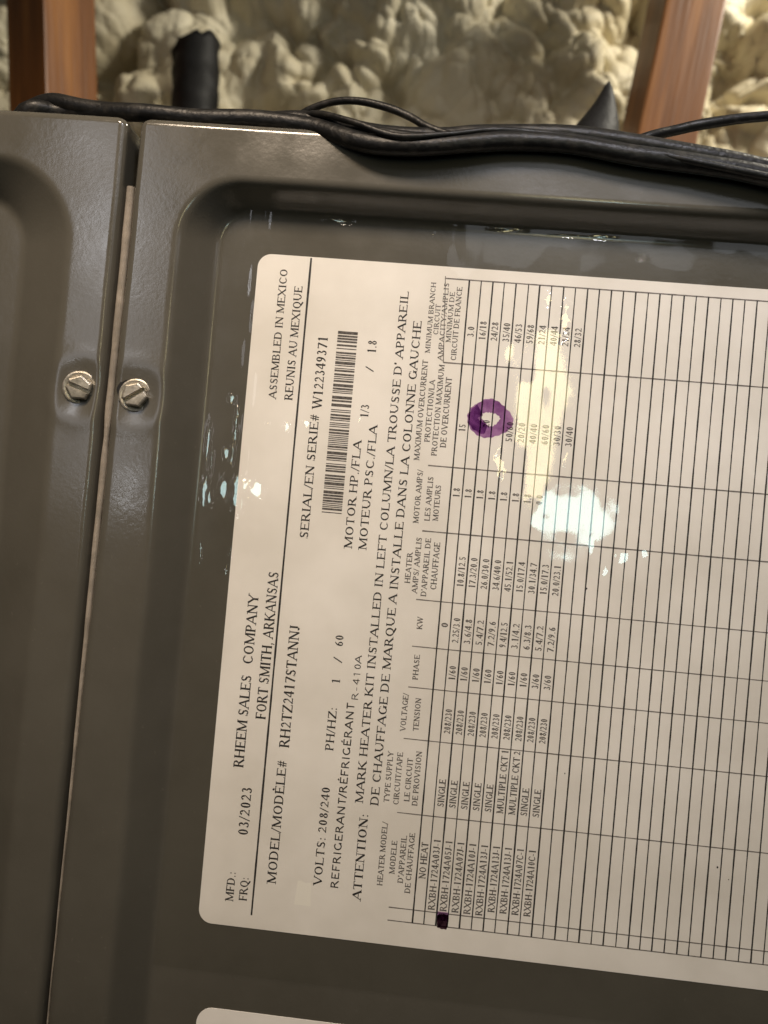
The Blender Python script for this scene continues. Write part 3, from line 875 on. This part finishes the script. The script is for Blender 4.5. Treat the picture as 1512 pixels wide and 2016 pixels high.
tag(link_mesh('marker_ring', rv, rf, M_MARKER, LBL), 'purple felt-tip ring drawn round one rating')
ruling('marker_shade', [(13.35, -102.0, 13.35, -99.7, 2.9, 1)], -.150, M_MARKER)
blob_ring('marker_dot', (13.35, -102.1, 1.5, 1.9, 4.5, .08), (13.3, -102.3, 0, 0, 2, 0), -.165, M_MARKER_DOT, LBL, 9)
# film glare on the label, painted as a paler flat patch
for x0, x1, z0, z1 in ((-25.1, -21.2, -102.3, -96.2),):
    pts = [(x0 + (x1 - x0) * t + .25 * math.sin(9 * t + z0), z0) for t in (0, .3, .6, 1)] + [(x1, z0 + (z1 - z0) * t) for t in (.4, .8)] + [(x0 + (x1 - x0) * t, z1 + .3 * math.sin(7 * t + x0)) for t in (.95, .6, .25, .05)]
    link_mesh('glare_patch', [(a, -.131, b) for a, b in pts], [list(range(len(pts)))], M_GLARE, LBL)
# specks of dirt
for sx, sz, sr in ((80.99, -80.43, .22), (84, -83.2, .12), (42.4, -13.4, .2), (41, -61, .14)):
    blob_ring('speck', (sx, sz, sr, sr * 1.4, 2, .2), (sx, sz, 0, 0, 2, 0), -.15, M_INK, LBL, 3)

L2 = rounded_plate('notice_label', -48.2, 118, -205, -131.6, 4.2, -.12, .05, M_PAPER, handler)
tag(L2, 'blank upper edge of a second white label under the rating label')

# ================================================================ THE CLEAR FILM over the label, wrinkled
CAM = np.array([0., -200., 0.])
def slope_to(px, pz, lamp):
    """the tilt of a film facet at (px, pz) that mirrors a lamp to a viewer standing in front"""
    P = np.array([px, 0., pz])
    a = (CAM - P); a /= np.linalg.norm(a)
    b = (np.array(lamp, float) - P); b /= np.linalg.norm(b)
    n = a + b; n /= np.linalg.norm(n)
    return n[0] / -n[1], n[2] / -n[1]

def build_film():
    xs = np.arange(-60.9, 112, .30); zs = np.arange(-122, 79.5, .36)
    X, Z = np.meshgrid(xs, zs)
    H = .070 * value_noise(X, Z, 15, 61) + .034 * value_noise(X, Z, 5.5, 62) + .0045 * value_noise(X, Z, 2.1, 63)
    edge = np.exp(-((X + 50.2) / 4.0) ** 2) * sstep(-60, -10, Z)
    H = H + .11 * edge * value_noise(X * 2.4, Z * .35, 3.2, 64)          # long wrinkles beside the label's edge
    border = np.maximum(sstep(64, 71, Z), 1 - sstep(-57, -51, X)) * sstep(-110, -40, Z)
    H = H + border * (.11 * value_noise(X, Z, 10, 66) + .05 * value_noise(X, Z * .5, 4, 67))     # looser film off the paper
    facets = [  # cx, cz, rx, rz, lamp, raggedness
        (-50.4, 3.4, .55, 3.2, COOL_POS, .5), (-48.6, 2.8, .35, 3.4, COOL_POS, .6), (-47.0, 4.6, 1.1, 1.5, COOL_POS, .5), (-45.0, 4.4, 1.2, 1.2, COOL_POS, .6),
        (-53.7, 3.6, .75, 1.6, COOL_POS, .4), (-54.6, 7.2, .3, .7, COOL_POS, .4), (-58.6, 2.6, .55, 2.6, COOL_POS, .6), (-57.3, 1.2, .4, 1.7, COOL_POS, .5),
        (-58.9, 15.5, .40, 3.2, COOL_POS, .6), (-57.6, 10.5, .25, 2.2, COOL_POS, .6), (-51.9, 20.5, .35, 3.0, COOL_POS, .6), (-52.3, 13, .35, 1.8, COOL_POS, .6),
        (-53.8, 13.2, .55, 1.0, COOL_POS, .4), (-53.6, 27.6, .55, .8, COOL_POS, .7), (-43.6, 22, .5, .5, COOL_POS, .7), (-38.4, 21.4, .7, 1.2, COOL_POS, .7),
        (-37.0, 22.6, .3, 1.0, COOL_POS, .5), (-33.4, 22.8, .9, .9, COOL_POS, .8), (-26.6, 24.4, .5, .7, COOL_POS, .5), (-19.6, 25.2, .5, 1.2, COOL_POS, .5),
        (-58.2, -14.5, .25, 2.4, COOL_POS, .6), (-50.4, -13.5, .3, 1.6, COOL_POS, .6), (-50.9, -17.5, .25, 1.8, COOL_POS, .5),
        (42.6, -2.2, .9, 3.0, COOL_POS, .5), (46.6, -8.6, .7, 1.9, COOL_POS, .5), (50.6, -4.6, 1.6, 1.6, COOL_POS, 1.0), (56.0, -3.2, 1.2, 1.2, COOL_POS, 1.1),
        (34.2, 19.0, .5, 1.6, WARM_POS, .6), (17.5, 16.2, 1.3, 2.6, WARM_POS, 1.0), (31.0, 55.0, 1.2, 4.5, WARM_POS, 1.1), (26.2, 60.0, .8, 2.0, WARM_POS, 1.1),
        (-29.5, 76.4, 3.6, .5, COOL_POS, .4), (.9, 78.0, .9, .4, COOL_POS, .4), (-4.8, 74.5, .35, .5, COOL_POS, .4), (14.5, 77.2, 4.5, .45, COOL_POS, .4), (33, 76.6, 8.0, .42, COOL_POS, .4),
        (49.0, 72.2, 1.5, .5, SIDE_POS, .4),
    ]
    for i, (cx, cz, rx, rz, lamp, rag) in enumerate(facets):
        sx, sz = slope_to(cx, cz, lamp)
        k = 1.75 if cx < -44 and cz < 60 else (1.3 if cx < -30 else 1.0)
        d = np.hypot((X - cx) / (rx * k), (Z - cz) / (rz * k)) + rag * .45 * value_noise(X, Z, max(.7, min(rx, rz) * .8), 100 + i)
        mask = 1 - sstep(.85, 1.25, d)
        H = H * (1 - mask) + mask * np.clip(sx * (X - cx) + sz * (Z - cz), -1.2, 1.2)
    Y = -.62 + np.clip(H, -1.2, .42)
    o = big_grid('clear_film', np.stack([X, Y, Z], -1), M_FILM, handler)
    tag(o, 'clear wrinkled plastic film over the rating label')
build_film()
